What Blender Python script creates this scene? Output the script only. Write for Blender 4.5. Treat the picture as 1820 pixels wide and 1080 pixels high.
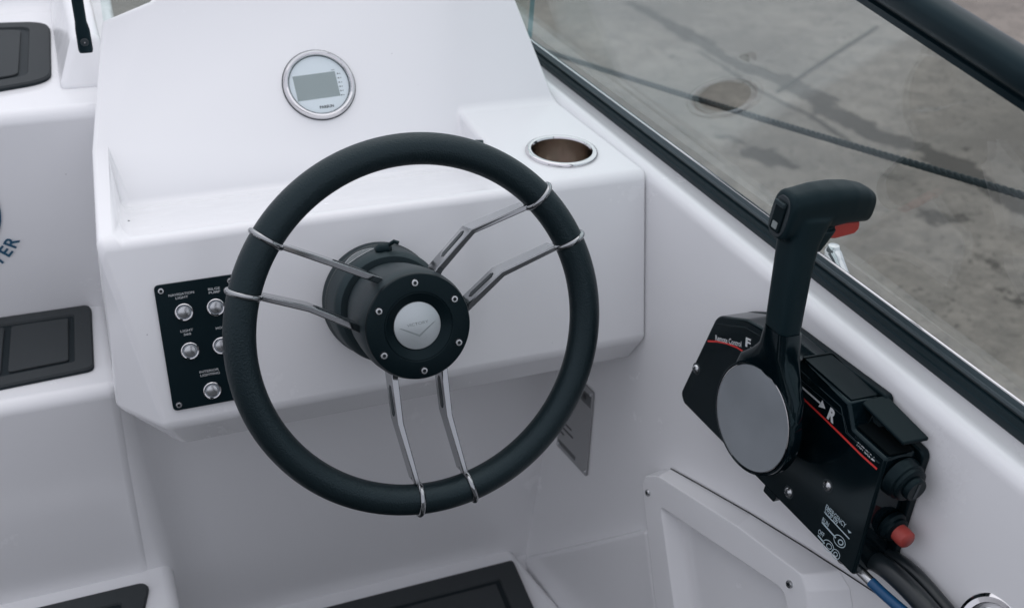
import bpy, bmesh, math, random
import numpy as np
from mathutils import Vector, Matrix, noise as mnoise

for o in list(bpy.data.objects):
    bpy.data.objects.remove(o)
S = bpy.context.scene
COL = S.collection
rad = math.radians
random.seed(7)

# ------------------------------------------------------------------ camera
# Boat axes: x to starboard, y to the bow, z up.  The eye is the origin.
AX = np.array([[0.92990895, -0.15738747, 0.33241319],
               [-0.36655731, -0.47053078, 0.80264346],
               [0.03008462, -0.86823382, -0.49524231]])      # columns: right, down, forward
FPX = 1960.0
cd = bpy.data.cameras.new('camera')
cam = bpy.data.objects.new('camera', cd)
COL.objects.link(cam)
Mc = Matrix.Identity(4)
for r in range(3):
    Mc[r][0] = AX[r][0]; Mc[r][1] = -AX[r][1]; Mc[r][2] = -AX[r][2]
cam.matrix_world = Mc
cd.sensor_width = 36.0
cd.lens = FPX / 1820 * 36
cd.clip_start = 0.02
cd.clip_end = 300
cd.dof.use_dof = True
cd.dof.focus_distance = 0.99
cd.dof.aperture_fstop = 8.0
S.camera = cam

# ------------------------------------------------------------------ light: overcast sky
SUN_EL, SUN_AZ = 66.0, 30.0          # azimuth from the bow towards starboard
w = bpy.data.worlds.new('World'); S.world = w; w.use_nodes = True
nt = w.node_tree; nt.nodes.clear()
sky = nt.nodes.new('ShaderNodeTexSky'); sky.sky_type = 'NISHITA'; sky.sun_disc = False
sky.sun_elevation = rad(SUN_EL); sky.sun_rotation = rad(SUN_AZ)
sky.air_density = 1.0; sky.dust_density = 6.0; sky.ozone_density = 1.0
hs = nt.nodes.new('ShaderNodeHueSaturation'); hs.inputs['Saturation'].default_value = 0.42
bg = nt.nodes.new('ShaderNodeBackground'); bg.inputs['Strength'].default_value = 0.10
wo = nt.nodes.new('ShaderNodeOutputWorld')
cl = nt.nodes.new('ShaderNodeMix'); cl.data_type = 'RGBA'; cl.inputs[0].default_value = 0.86      # even cloud cover over the clear sky
cl.inputs[7].default_value = (5.9, 6.03, 6.75, 1)
nt.links.new(sky.outputs[0], hs.inputs['Color']); nt.links.new(hs.outputs[0], cl.inputs[6]); nt.links.new(cl.outputs[2], bg.inputs['Color'])
nt.links.new(bg.outputs[0], wo.inputs['Surface'])
sd = bpy.data.lights.new('sun', 'SUN'); sd.energy = 0.5; sd.angle = rad(100); sd.color = (1.0, 0.985, 0.96)
sun = bpy.data.objects.new('sun', sd); COL.objects.link(sun)
sdir = Vector((math.sin(rad(SUN_AZ)) * math.cos(rad(SUN_EL)), math.cos(rad(SUN_AZ)) * math.cos(rad(SUN_EL)), math.sin(rad(SUN_EL))))
sun.rotation_euler = (-sdir).to_track_quat('-Z', 'Y').to_euler()
S.view_settings.view_transform = 'Standard'
S.view_settings.look = 'None'
S.view_settings.gamma = 1.0
S.view_settings.use_curve_mapping = False
S.view_settings.exposure = 0.55
S.render.engine = 'CYCLES'
S.cycles.max_bounces = 10; S.cycles.diffuse_bounces = 5; S.cycles.glossy_bounces = 5
S.cycles.transparent_max_bounces = 12

# ------------------------------------------------------------------ surveying helpers
def ray(p):
    return AX @ np.array([(p[0] - 910) / FPX, (p[1] - 540) / FPX, 1.0])
def on_plane(p, P0, n):              # where the sight line to a photo point meets a real plane
    r = ray(p); return Vector(r * (np.dot(P0, n) / np.dot(r, n)))
def at_z(p, z): r = ray(p); return Vector(r * (z / r[2]))
def at_y(p, y): r = ray(p); return Vector(r * (y / r[1]))
def at_x(p, x): r = ray(p); return Vector(r * (x / r[0]))

# ------------------------------------------------------------------ materials
def mat(name, col, rough=0.5, metal=0.0, spec=0.5, coat=0.0, bump=None, var=None, aniso=0.0, tint=None):
    m = bpy.data.materials.new(name); m.use_nodes = True
    N = m.node_tree.nodes; L = m.node_tree.links; b = N['Principled BSDF']
    b.inputs['Base Color'].default_value = (*col, 1)
    b.inputs['Roughness'].default_value = rough
    b.inputs['Metallic'].default_value = metal
    b.inputs['Specular IOR Level'].default_value = spec
    b.inputs['Coat Weight'].default_value = coat
    b.inputs['Coat Roughness'].default_value = 0.05
    if tint: b.inputs['Specular Tint'].default_value = (*tint, 1)
    if aniso: b.inputs['Anisotropic'].default_value = aniso
    tc = N.new('ShaderNodeTexCoord')
    if var:                                       # (scale, amount): gentle colour and roughness drift
        nz = N.new('ShaderNodeTexNoise'); nz.inputs['Scale'].default_value = var[0]; nz.inputs['Detail'].default_value = 5
        L.new(tc.outputs['Object'], nz.inputs['Vector'])
        mr = N.new('ShaderNodeMapRange'); mr.inputs['From Min'].default_value = .3; mr.inputs['From Max'].default_value = .7
        mr.inputs['To Min'].default_value = 1 - var[1]; mr.inputs['To Max'].default_value = 1 + var[1]
        L.new(nz.outputs['Fac'], mr.inputs['Value'])
        mx = N.new('ShaderNodeVectorMath'); mx.operation = 'SCALE'; mx.inputs[0].default_value = col
        L.new(mr.outputs[0], mx.inputs['Scale']); L.new(mx.outputs[0], b.inputs['Base Color'])
        mr2 = N.new('ShaderNodeMath'); mr2.operation = 'MULTIPLY'; mr2.inputs[1].default_value = rough
        L.new(mr.outputs[0], mr2.inputs[0]); L.new(mr2.outputs[0], b.inputs['Roughness'])
    if bump:                                      # (kind, scale, strength, distance)
        if bump[0] == 'voronoi':
            t = N.new('ShaderNodeTexVoronoi'); t.feature = 'SMOOTH_F1'; out = t.outputs['Distance']
        else:
            t = N.new('ShaderNodeTexNoise'); t.inputs['Detail'].default_value = 3; out = t.outputs['Fac']
        t.inputs['Scale'].default_value = bump[1]
        L.new(tc.outputs['Object'], t.inputs['Vector'])
        bp = N.new('ShaderNodeBump'); bp.inputs['Strength'].default_value = bump[2]; bp.inputs['Distance'].default_value = bump[3]
        L.new(out, bp.inputs['Height']); L.new(bp.outputs[0], b.inputs['Normal'])
    return m

def gelcoat():
    m = mat('white_gelcoat', (.84, .84, .85), rough=.17, spec=.5, bump=('noise', 7, .06, .004))
    N = m.node_tree.nodes; L = m.node_tree.links; b = N['Principled BSDF']; tc = N.new('ShaderNodeTexCoord')
    n1 = N.new('ShaderNodeTexNoise'); n1.inputs['Scale'].default_value = 9; n1.inputs['Detail'].default_value = 8; n1.inputs['Roughness'].default_value = .7
    L.new(tc.outputs['Object'], n1.inputs['Vector'])
    mr = N.new('ShaderNodeMapRange'); mr.inputs[1].default_value = .35; mr.inputs[2].default_value = .7; mr.inputs[3].default_value = .12; mr.inputs[4].default_value = .30
    L.new(n1.outputs['Fac'], mr.inputs[0]); L.new(mr.outputs[0], b.inputs['Roughness'])
    vo = N.new('ShaderNodeTexVoronoi'); vo.inputs['Scale'].default_value = 34; L.new(tc.outputs['Object'], vo.inputs['Vector'])      # stray grains of dirt
    near = N.new('ShaderNodeMath'); near.operation = 'LESS_THAN'; near.inputs[1].default_value = .024; L.new(vo.outputs['Distance'], near.inputs[0])
    sep = N.new('ShaderNodeSeparateColor'); L.new(vo.outputs['Color'], sep.inputs[0])
    rare = N.new('ShaderNodeMath'); rare.operation = 'GREATER_THAN'; rare.inputs[1].default_value = .72; L.new(sep.outputs[0], rare.inputs[0])
    both = N.new('ShaderNodeMath'); both.operation = 'MULTIPLY'; L.new(near.outputs[0], both.inputs[0]); L.new(rare.outputs[0], both.inputs[1])
    sc = N.new('ShaderNodeMath'); sc.operation = 'MULTIPLY'; sc.inputs[1].default_value = .45; L.new(both.outputs[0], sc.inputs[0])
    n2 = N.new('ShaderNodeTexNoise'); n2.inputs['Scale'].default_value = 2.5; n2.inputs['Detail'].default_value = 4; L.new(tc.outputs['Object'], n2.inputs['Vector'])
    base = N.new('ShaderNodeMix'); base.data_type = 'RGBA'; L.new(n2.outputs['Fac'], base.inputs[0]); base.inputs[6].default_value = (.82, .82, .83, 1); base.inputs[7].default_value = (.86, .86, .87, 1)
    mx = N.new('ShaderNodeMix'); mx.data_type = 'RGBA'; L.new(sc.outputs[0], mx.inputs[0]); L.new(base.outputs[2], mx.inputs[6]); mx.inputs[7].default_value = (.10, .10, .11, 1)
    L.new(mx.outputs[2], b.inputs['Base Color'])
    return m
GEL = gelcoat()
LEATHER = mat('black_leather', (.004, .0095, .012), rough=.40, spec=.40, bump=('voronoi', 780, .55, .0006), tint=(.74, .94, 1.0))
SATIN = mat('satin_black', (.002, .006, .008), rough=.36, spec=.18, bump=('noise', 900, .12, .0003), tint=(.68, .93, 1.0))
HUBGREY = mat('worn_black_plastic', (.015, .023, .026), rough=.48, spec=.4, bump=('noise', 900, .12, .0003), tint=(.68, .93, 1.0))
GLOSS = mat('gloss_black', (.0015, .005, .007), rough=.08, spec=.28, var=(40, .2), tint=(.68, .93, 1.0))
RUBBER = mat('grip_rubber', (.003, .010, .013), rough=.48, spec=.24, bump=('noise', 1500, .2, .0003), tint=(.68, .93, 1.0))
PANELBLK = mat('panel_black', (.0015, .007, .010), rough=.35, spec=.20, bump=('noise', 1500, .1, .0002), tint=(.68, .93, 1.0))
ALU_BLACK = mat('anodised_black', (.004, .012, .016), rough=.36, spec=.28, var=(25, .12), tint=(.68, .93, 1.0))
GREYSEAL = mat('grey_glazing_seal', (.045, .07, .08), rough=.4)
CHROME = mat('polished_steel', (.68, .67, .68), rough=.06, metal=1)
STEEL = mat('brushed_steel', (.52, .53, .54), rough=.27, metal=1, bump=('noise', 1200, .15, .0002))
CUPSTEEL = mat('cup_steel', (.52, .47, .43), rough=.15, metal=1, bump=('noise', 60, .12, .001))
SPOKE = mat('polished_alloy', (.33, .34, .35), rough=.12, metal=1)
BADGE = mat('badge_silver', (.50, .54, .55), rough=.38, metal=.55)
DISC = mat('grey_disc', (.28, .305, .325), rough=.24, metal=.25, spec=.5, var=(14, .10))
FACEBLUE = mat('gauge_face', (.84, .89, .92), rough=.4, coat=.6)
LCD = mat('lcd_screen', (.30, .35, .345), rough=.25, coat=.6)
INK = mat('dark_ink', (.02, .03, .035), rough=.5)
GREYINK = mat('grey_ink', (.22, .25, .25), rough=.5)
LETTER = mat('pale_lettering', (.50, .52, .53), rough=.55)
DECAL = mat('pale_blue_print', (.42, .52, .56), rough=.5)
RED = mat('red_line', (.62, .035, .03), rough=.45)
REDPL = mat('red_plastic', (.42, .045, .035), rough=.4)
REDCAP = mat('red_rubber_cap', (.36, .05, .04), rough=.5, var=(60, .15))
BLUE = mat('blue_cable', (.003, .065, .17), rough=.4)
BLUEST = mat('blue_print', (.01, .085, .16), rough=.4)
CABLE = mat('black_cable', (.010, .015, .018), rough=.33, spec=.5)
FOAM = mat('dark_foam', (.046, .052, .055), rough=.85, spec=.25, bump=('noise', 700, .4, .0006), var=(9, .08))
FOAMGRV = mat('foam_groove', (.009, .016, .02), rough=.7, spec=.3)
PLATE = mat('plate_grey', (.30, .305, .31), rough=.3, coat=.3)
ROPE = mat('black_rope', (.008, .016, .019), rough=.75, bump=('noise', 300, .4, .001))
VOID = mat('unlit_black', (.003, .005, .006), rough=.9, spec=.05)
SEAM = mat('dark_seam', (.02, .02, .022), rough=.8)
RING = mat('button_light_ring', (.34, .38, .42), rough=.35)

def glass_material(name, tint, index):
    m = bpy.data.materials.new(name); m.use_nodes = True
    N = m.node_tree.nodes; L = m.node_tree.links; N.clear()
    out = N.new('ShaderNodeOutputMaterial'); mx = N.new('ShaderNodeMixShader')
    tr = N.new('ShaderNodeBsdfTransparent'); tr.inputs['Color'].default_value = (*tint, 1)
    gl = N.new('ShaderNodeBsdfGlossy'); gl.inputs['Roughness'].default_value = 0.0; gl.inputs['Color'].default_value = (.95, 1, 1, 1)
    fr = N.new('ShaderNodeFresnel'); ge = N.new('ShaderNodeNewGeometry'); ior = N.new('ShaderNodeMapRange')
    ior.inputs[3].default_value = index; ior.inputs[4].default_value = 1 / index      # thin pane: same reflectance at both faces
    L.new(ge.outputs['Backfacing'], ior.inputs[0]); L.new(ior.outputs[0], fr.inputs['IOR'])
    L.new(fr.outputs[0], mx.inputs[0]); L.new(tr.outputs[0], mx.inputs[1]); L.new(gl.outputs[0], mx.inputs[2])
    L.new(mx.outputs[0], out.inputs['Surface'])
    return m
GLASS = glass_material('pane_glass', (.90, .94, .93), 1.62)
LENS = glass_material('clear_lens', (.97, .98, .98), 1.45)
EDGE = mat('glass_edge', (.06, .22, .25), rough=.2, spec=.5)

# ------------------------------------------------------------------ mesh helpers
def link(name, me, m=None, parent=None):
    o = bpy.data.objects.new(name, me); COL.objects.link(o)
    if m is not None: me.materials.append(m)
    if parent is not None: o.parent = parent
    return o
def build(name, verts, faces, m, parent=None, smooth=True, bevel=0, seg=3, ang=30, weights=None, normals=True):
    bm = bmesh.new()
    vs = [bm.verts.new(v) for v in verts]
    for f in faces:
        try: bm.faces.new([vs[i] for i in f])
        except ValueError: pass
    if normals: bmesh.ops.recalc_face_normals(bm, faces=bm.faces)
    me = bpy.data.meshes.new(name)
    if weights:
        lay = bm.edges.layers.float.new('bevel_weight_edge')
        for (a, b), wt in weights.items():
            e = bm.edges.get((vs[a], vs[b]))
            if e: e[lay] = wt
    bm.to_mesh(me); bm.free()
    o = link(name, me, m, parent)
    if smooth:
        for p in me.polygons: p.use_smooth = True
    if bevel:
        b = o.modifiers.new('bevel', 'BEVEL'); b.width = bevel; b.segments = seg
        b.limit_method = 'WEIGHT' if weights else 'ANGLE'
        b.angle_limit = rad(ang); b.harden_normals = True; b.miter_outer = 'MITER_ARC'
    elif smooth:
        pass
    return o
def shade(o, deg=35):
    o.data.set_sharp_from_angle(angle=rad(deg)); return o
def tag(o, label=None, cat=None, group=None, kind=None):
    if label: o['label'] = label
    if cat: o['category'] = cat
    if group: o['group'] = group
    if kind: o['kind'] = kind
    return o
def thing(name, label, cat, M=None, group=None):
    o = bpy.data.objects.new(name, None); COL.objects.link(o); o.empty_display_size = .03
    if M is not None: o.matrix_world = M
    return tag(o, label, cat, group)
def frame(O, x, y, z):
    M = Matrix.Identity(4)
    for i, c in enumerate((x, y, z)):
        for r in range(3): M[r][i] = c[r]
    for r in range(3): M[r][3] = O[r]
    return M
def prism(name, poly, z0, z1, m, parent=None, bevel=0, seg=3, ang=30, smooth=True):
    n = len(poly)
    v = [(x, y, z0) for x, y in poly] + [(x, y, z1) for x, y in poly]
    f = [tuple(range(n))[::-1], tuple(range(n, 2 * n))] + [(i, (i + 1) % n, n + (i + 1) % n, n + i) for i in range(n)]
    o = build(name, v, f, m, parent, smooth, bevel, seg, ang)
    if not bevel: shade(o)
    return o
def round_poly(pts, r, k=6):
    out = []; n = len(pts)
    for i in range(n):
        p = Vector(pts[i]).to_2d(); a = Vector(pts[i - 1]).to_2d(); b = Vector(pts[(i + 1) % n]).to_2d()
        ri = r[i] if isinstance(r, (list, tuple)) else r
        d1 = (a - p); d2 = (b - p); l1 = d1.length; l2 = d2.length; d1.normalize(); d2.normalize()
        th = d1.angle(d2); t = min(ri / math.tan(th / 2) if th < 3.1 else 0, .48 * l1, .48 * l2)
        q1 = p + d1 * t; q2 = p + d2 * t
        for j in range(k + 1):
            s = j / k; out.append(tuple((1 - s) ** 2 * q1 + 2 * s * (1 - s) * p + s * s * q2))
    return out
def rrect(x0, x1, y0, y1, r, k=6):
    return round_poly([(x0, y0), (x1, y0), (x1, y1), (x0, y1)], r, k)
def circle(r, n=48, c=(0, 0)):
    return [(c[0] + r * math.cos(2 * math.pi * i / n), c[1] + r * math.sin(2 * math.pi * i / n)) for i in range(n)]
def lathe(name, prof, m, parent=None, n=72, c=(0, 0), sharp=40, close=False):
    """prof: list of (r, z) turned round the local z axis"""
    v = []; f = []
    for (r, z) in prof:
        for i in range(n):
            a = 2 * math.pi * i / n; v.append((c[0] + r * math.cos(a), c[1] + r * math.sin(a), z))
    for k in range(len(prof) - 1):
        for i in range(n):
            j = (i + 1) % n; f.append((k * n + i, k * n + j, (k + 1) * n + j, (k + 1) * n + i))
    if prof[0][0] > 1e-6 and not close and prof[0][0] < 9: pass
    o = build(name, v, f, m, parent)
    return shade(o, sharp)
def tube(name, pts, r, m, parent=None, n=16, cap=True):
    pts = [Vector(p) for p in pts]; v = []; f = []
    rs = r if isinstance(r, (list, tuple)) else [r] * len(pts)
    t0 = (pts[1] - pts[0]).normalized(); a = t0.orthogonal().normalized()
    for k, p in enumerate(pts):
        t = ((pts[min(k + 1, len(pts) - 1)] - pts[max(k - 1, 0)])).normalized()
        a = (a - t * a.dot(t)).normalized(); b = t.cross(a)
        for i in range(n):
            q = 2 * math.pi * i / n; v.append(p + (a * math.cos(q) + b * math.sin(q)) * rs[k])
    for k in range(len(pts) - 1):
        for i in range(n):
            j = (i + 1) % n; f.append((k * n + i, k * n + j, (k + 1) * n + j, (k + 1) * n + i))
    if cap: f += [tuple(range(n))[::-1], tuple(range((len(pts) - 1) * n, len(pts) * n))]
    return shade(build(name, v, f, m, parent), 50)
def sweep(name, path, prof, m, parent=None, closed_prof=True, sharp=35):
    """prof points are offsets (vectors) added to each path point"""
    v = []; f = []; n = len(prof)
    for p in path:
        for q in prof: v.append(Vector(p) + Vector(q))
    for k in range(len(path) - 1):
        for i in range(n if closed_prof else n - 1):
            j = (i + 1) % n; f.append((k * n + i, k * n + j, (k + 1) * n + j, (k + 1) * n + i))
    if closed_prof: f += [tuple(range(n)), tuple(range((len(path) - 1) * n, len(path) * n))]
    return shade(build(name, v, f, m, parent), sharp)
def bez(ps, n=24):
    """Catmull-Rom through points"""
    P = [Vector(p) for p in ps]; P = [2 * P[0] - P[1]] + P + [2 * P[-1] - P[-2]]; out = []
    for i in range(1, len(P) - 2):
        for k in range(n):
            t = k / n; p0, p1, p2, p3 = P[i - 1:i + 3]
            out.append(.5 * ((2 * p1) + (p2 - p0) * t + (2 * p0 - 5 * p1 + 4 * p2 - p3) * t * t + (3 * p1 - p0 - 3 * p2 + p3) * t ** 3))
    out.append(P[-2]); return out
def text(body, m, parent, M, height=None, width=None, bold=0.0, name='lettering', align='CENTER', yscale=1.0):
    """flat lettering as a mesh, in the local frame M of its parent, baseline centred at the frame origin"""
    cu = bpy.data.curves.new('t', 'FONT'); cu.body = body; cu.size = 1; cu.align_x = 'LEFT'
    cu.offset = bold; cu.resolution_u = 3; cu.space_line = .85
    to = bpy.data.objects.new('t', cu); COL.objects.link(to)
    dg = bpy.context.evaluated_depsgraph_get(); dg.update()
    me = bpy.data.meshes.new_from_object(to.evaluated_get(dg))
    bpy.data.objects.remove(to); bpy.data.curves.remove(cu)
    co = np.array([v.co[:] for v in me.vertices])
    x0, x1 = co[:, 0].min(), co[:, 0].max(); y0 = 0.0; y1 = co[:, 1].max()
    s = (width / (x1 - x0)) if width else height / .7
    sy = (height / .7) if (height and width) else s * yscale
    shift = {'CENTER': (x0 + x1) / 2, 'LEFT': x0, 'RIGHT': x1}[align]
    for v in me.vertices:
        v.co = M @ Vector(((v.co.x - shift) * s, v.co.y * sy, 0))
    me.name = name; me.materials.clear()
    return link(name, me, m, parent)
def flat(x, y, z, ang=0):
    return Matrix.Translation((x, y, z)) @ Matrix.Rotation(ang, 4, 'Z')
def ribbon(name, pts, wd, z, m, parent):
    """flat painted line of width wd through 2D points"""
    v = []; f = []
    P = [Vector(p).to_2d() for p in pts]
    for i, p in enumerate(P):
        t = (P[min(i + 1, len(P) - 1)] - P[max(i - 1, 0)]).normalized(); q = Vector((-t.y, t.x)) * wd / 2
        v += [(p.x + q.x, p.y + q.y, z), (p.x - q.x, p.y - q.y, z)]
    for i in range(len(P) - 1): f.append((2 * i, 2 * i + 1, 2 * i + 3, 2 * i + 2))
    return build(name, v, f, m, parent, smooth=False)
def hexbolt(parent, x, y, z, r, m=None, name='bolt'):
    """socket-head screw: rounded head and a recessed hexagon"""
    o = lathe(name, [(r * 1.02, -.001), (r, r * .35), (r * .85, r * .6), (r * .48, r * .62)], m or STEEL, parent, n=20, c=(x, y))
    me_v = []; me_f = []
    for k, (rr, zz) in enumerate(((r * .48, r * .62), (r * .46, r * .1))):
        for i in range(6):
            a = math.pi / 3 * i; me_v.append((x + rr * math.cos(a), y + rr * math.sin(a), zz))
    for i in range(6):
        j = (i + 1) % 6; me_f.append((i, j, 6 + j, 6 + i))
    me_f.append(tuple(range(6, 12)))
    s = build('hex_socket', me_v, me_f, INK, o, smooth=False)
    o.location.z = z
    return o
def cross_screw(parent, x, y, z, r, m=None):
    o = lathe('screw', [(r, -.001), (r, r * .2), (r * .8, r * .5), (r * .45, r * .66), (0.00001, r * .7)], m or STEEL, parent, n=18, c=(x, y))
    for k in range(2):
        a, b = (r * .6, r * .13) if k == 0 else (r * .13, r * .6)
        prism('slot', [(x - a, y - b), (x + a, y - b), (x + a, y + b), (x - a, y + b)], r * .55, r * .715 + k * .00004, INK, o)
    o.location.z = z
    return o

# ================================================================== THE SETTING
# ---------------------------------------------------------------- ground
GZ = -1.95
def ground():
    def axis(c, half, fine, far):
        a = list(np.arange(c - half, c + half + 1e-6, fine)); s = fine
        lo, hi = a[0], a[-1]; L = []; H = []
        while hi < far: s *= 1.5; hi += s; H.append(hi)
        s = fine
        while lo > -far: s *= 1.5; lo -= s; L.append(lo)
        return np.array(L[::-1] + a + H)
    xs = axis(2.6, 2.0, .02, 45); ys = axis(3.0, 2.2, .02, 45)
    def gp(p): q = at_z(p, GZ); return np.array((q.x, q.y))
    lines = [([(1120, 5), (1180, 38), (1235, 68), (1290, 105), (1330, 120), (1385, 140), (1440, 165), (1500, 210), (1560, 238), (1620, 262), (1690, 290), (1760, 330), (1850, 385)],
              [.055, .07, .08, .05, .07, .085, .09, .10, .085, .09, .09, .08, .09], 1.0),
             ([(1225, 85), (1262, 104), (1300, 128), (1345, 158), (1390, 182), (1440, 205), (1490, 240), (1540, 268), (1590, 290)], [.017] * 9, 1.0),
             ([(1285, 245), (1320, 262), (1370, 280), (1410, 297)], [.06, .08, .07, .04], .85),
             ([(1100, 85), (1150, 78), (1210, 68)], [.03, .03, .03], .6),
             ([(1560, 300), (1640, 330), (1700, 420), (1800, 500)], [.10, .12, .12, .2], .35)]
    X, Y = np.meshgrid(xs, ys); P = np.stack([X.ravel(), Y.ravel()], 1); st = np.zeros(len(P))
    for pts, wd, amt in lines:
        g = [gp(p) for p in pts]
        for i in range(len(g) - 1):
            a, b = g[i], g[i + 1]; d = b - a
            t = np.clip(((P - a) @ d) / (d @ d), 0, 1)
            dist = np.linalg.norm(P - a - t[:, None] * d, axis=1); ww = wd[i] + (wd[i + 1] - wd[i]) * t
            st = np.maximum(st, amt * np.clip(1.5 - dist / ww, 0, 1))
    # expansion joint
    a, b = gp((1380, 165)), gp((1560, 48)); d = b - a; d = d / np.linalg.norm(d)
    nn = len(xs); V = [(float(x), float(y), GZ) for y in ys for x in xs]
    F = [(j * nn + i, j * nn + i + 1, (j + 1) * nn + i + 1, (j + 1) * nn + i) for j in range(len(ys) - 1) for i in range(nn - 1)]
    me = bpy.data.meshes.new('ground'); me.from_pydata(V, [], F)
    at = me.attributes.new('stain', 'FLOAT', 'POINT'); at.data.foreach_set('value', st.astype(np.float32))
    m = bpy.data.materials.new('stained_concrete'); m.use_nodes = True
    N = m.node_tree.nodes; L = m.node_tree.links; B = N['Principled BSDF']; B.inputs['Roughness'].default_value = .85
    tc = N.new('ShaderNodeTexCoord')
    def nz(sc, det=6, rgh=.6):
        t = N.new('ShaderNodeTexNoise'); t.inputs['Scale'].default_value = sc; t.inputs['Detail'].default_value = det; t.inputs['Roughness'].default_value = rgh
        L.new(tc.outputs['Object'], t.inputs['Vector']); return t.outputs['Fac']
    def rng(x, a, b, c, e):
        t = N.new('ShaderNodeMapRange'); t.inputs[1].default_value = a; t.inputs[2].default_value = b; t.inputs[3].default_value = c; t.inputs[4].default_value = e
        L.new(x, t.inputs[0]); return t.outputs[0]
    def mix(f, a, b):
        t = N.new('ShaderNodeMix'); t.data_type = 'RGBA'; L.new(f, t.inputs[0])
        for k, s in ((6, a), (7, b)):
            if isinstance(s, tuple): t.inputs[k].default_value = (*s, 1)
            else: L.new(s, t.inputs[k])
        return t.outputs[2]
    c1 = mix(rng(nz(.9), .35, .65, 0, 1), (.130, .112, .096), (.280, .243, .210))
    c2 = mix(rng(nz(7, 9, .75), .42, .60, 0, .75), c1, (.11, .096, .084))
    c2 = mix(rng(nz(160, 3, .8), .35, .70, 0, .45), c2, (.30, .265, .235))
    c3 = mix(rng(nz(34, 5, .75), .57, .66, 0, .9), c2, (.038, .033, .029))
    av = N.new('ShaderNodeAttribute'); av.attribute_name = 'stain'
    sm = N.new('ShaderNodeMath'); sm.operation = 'ADD'; L.new(av.outputs['Fac'], sm.inputs[0]); L.new(rng(nz(5, 9, .72), .3, .7, -.75, .75), sm.inputs[1])
    c4 = mix(rng(sm.outputs[0], .48, .66, 0, .85), c3, (.052, .044, .037))
    L.new(c4, B.inputs['Base Color'])
    bp = N.new('ShaderNodeBump'); bp.inputs['Strength'].default_value = .5; bp.inputs['Distance'].default_value = .01
    L.new(nz(22, 8, .7), bp.inputs['Height']); L.new(bp.outputs[0], B.inputs['Normal'])
    o = link('ground', me, m); tag(o, kind='structure')
    # the joint between two slabs: a raised lip of repair mortar beside a dark gap
    J = []
    for k in range(13):
        t = k / 12; J.append(a + (b - a) * t + np.array([random.uniform(-.004, .004), random.uniform(-.004, .004)]))
    gap = ribbon('slab_joint', [tuple(p) for p in J], .022, GZ + .004, mat('joint_gap', (.05, .044, .038), rough=.9), o)
    q = np.array([-d[1], d[0]]) * .026
    lip = ribbon('mortar_strip', [tuple(p + q) for p in J[5:]], .022, GZ + .005, mat('joint_mortar', (.20, .18, .155), rough=.9), o)
ground()

# ---------------------------------------------------------------- hull side, gunwale, cockpit
W1 = np.array([.5655, .9996, -.4696]); NW = np.array([-.99066, -.08825, .10397]); NW /= np.linalg.norm(NW)
def wall_x(y, z): return .5655 - .0891 * (y - .9996) + .10495 * (z + .4696)
def edge_z(y): return -.470 + .075 * (y - 1.0)
def hull_side():
    ys = np.linspace(-1.4, 2.3, 75); v = []; f = []
    for y in ys:
        ze = edge_z(y); xe = wall_x(y, ze)
        fa, fb = at_z((967, 120), -.455), at_z((1820, 787), -.510); t = (y - fb.y) / (fa.y - fb.y)
        bx = fb.x + (fa.x - fb.x) * t; bz = fb.z + (fa.z - fb.z) * t        # inner foot of the glazing channel
        prof = []
        for z in (-1.5, -1.2, -.95, -.8, -.7, -.6, -.55): prof.append((wall_x(y, z), z))
        r = .014
        prof += [(wall_x(y, ze - r), ze - r)]
        for k in range(1, 7):                                               # rounded gunwale edge
            a = k / 6 * math.pi / 2 * .97
            prof.append((wall_x(y, ze - r) + r * (1 - math.cos(a)), ze - r + r * math.sin(a)))
        x1, z1 = prof[-1]
        for k in (.3, .65, 1.0): prof.append((x1 + (bx - x1) * k, z1 + (bz - z1) * k - .0015 * math.sin(k * math.pi)))
        prof += [(bx + .020, bz - .001), (bx + .030, bz - .004), (bx + .034, bz - .012), (bx + .05, bz - .10), (bx + .03, bz - .5), (bx - .15, bz - 1.0)]
        n = len(prof)
        for (x, z) in prof: v.append((x, y, z))
    for k in range(len(ys) - 1):
        for i in range(n - 1): f.append((k * n + i, k * n + i + 1, (k + 1) * n + i + 1, (k + 1) * n + i))
    o = build('hull_side', v, f, GEL); shade(o, 50)
    return tag(o, 'white gelcoat hull side and gunwale behind the throttle control', kind='structure')
hull_side()
def far_sides():
    # the rest of the open cockpit: port side and transom
    o = build('port_side', [(-1.32, -1.5, -1.5), (-1.32, 2.4, -1.5), (-1.40, 2.4, -.36), (-1.40, -1.5, -.60), (-1.50, 2.4, -.36), (-1.50, -1.5, -.60), (-1.42, 2.4, -1.5), (-1.42, -1.5, -1.5)],
              [(0, 1, 2, 3), (3, 2, 4, 5), (5, 4, 6, 7)], GEL, smooth=False)
    tag(o, 'white port hull side', kind='structure')
    o = build('transom', [(-1.4, -1.45, -1.5), (.75, -1.45, -1.5), (.75, -1.5, -.62), (-1.4, -1.5, -.62), (.75, -1.6, -.62), (-1.4, -1.6, -.62), (.75, -1.6, -1.5), (-1.4, -1.6, -1.5)],
              [(0, 1, 2, 3), (3, 2, 4, 5), (5, 4, 6, 7)], GEL, smooth=False)
    tag(o, 'white transom', kind='structure')
    v = []
    prof = [(.46, -1.42), (.50, -.94), (.51, -.90), (.10, -.92), (-.03, -.44), (-.12, -.42), (-.20, -.50), (-.20, -1.42)]  # unseen seat shape, added to block low sky light from aft
    n = len(prof); v = [(-1.25, y, z) for y, z in prof] + [(.55, y, z) for y, z in prof]
    o = build('seat_light_block', v, [tuple(range(n)), tuple(range(n, 2 * n))] + [(i, (i + 1) % n, n + (i + 1) % n, n + i) for i in range(n)], mat('seat_block_grey', (.14, .145, .15), rough=.7), bevel=.03, seg=3)
    tag(o, 'added unseen grey seat blocking low sky light', kind='structure')
far_sides()

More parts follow.
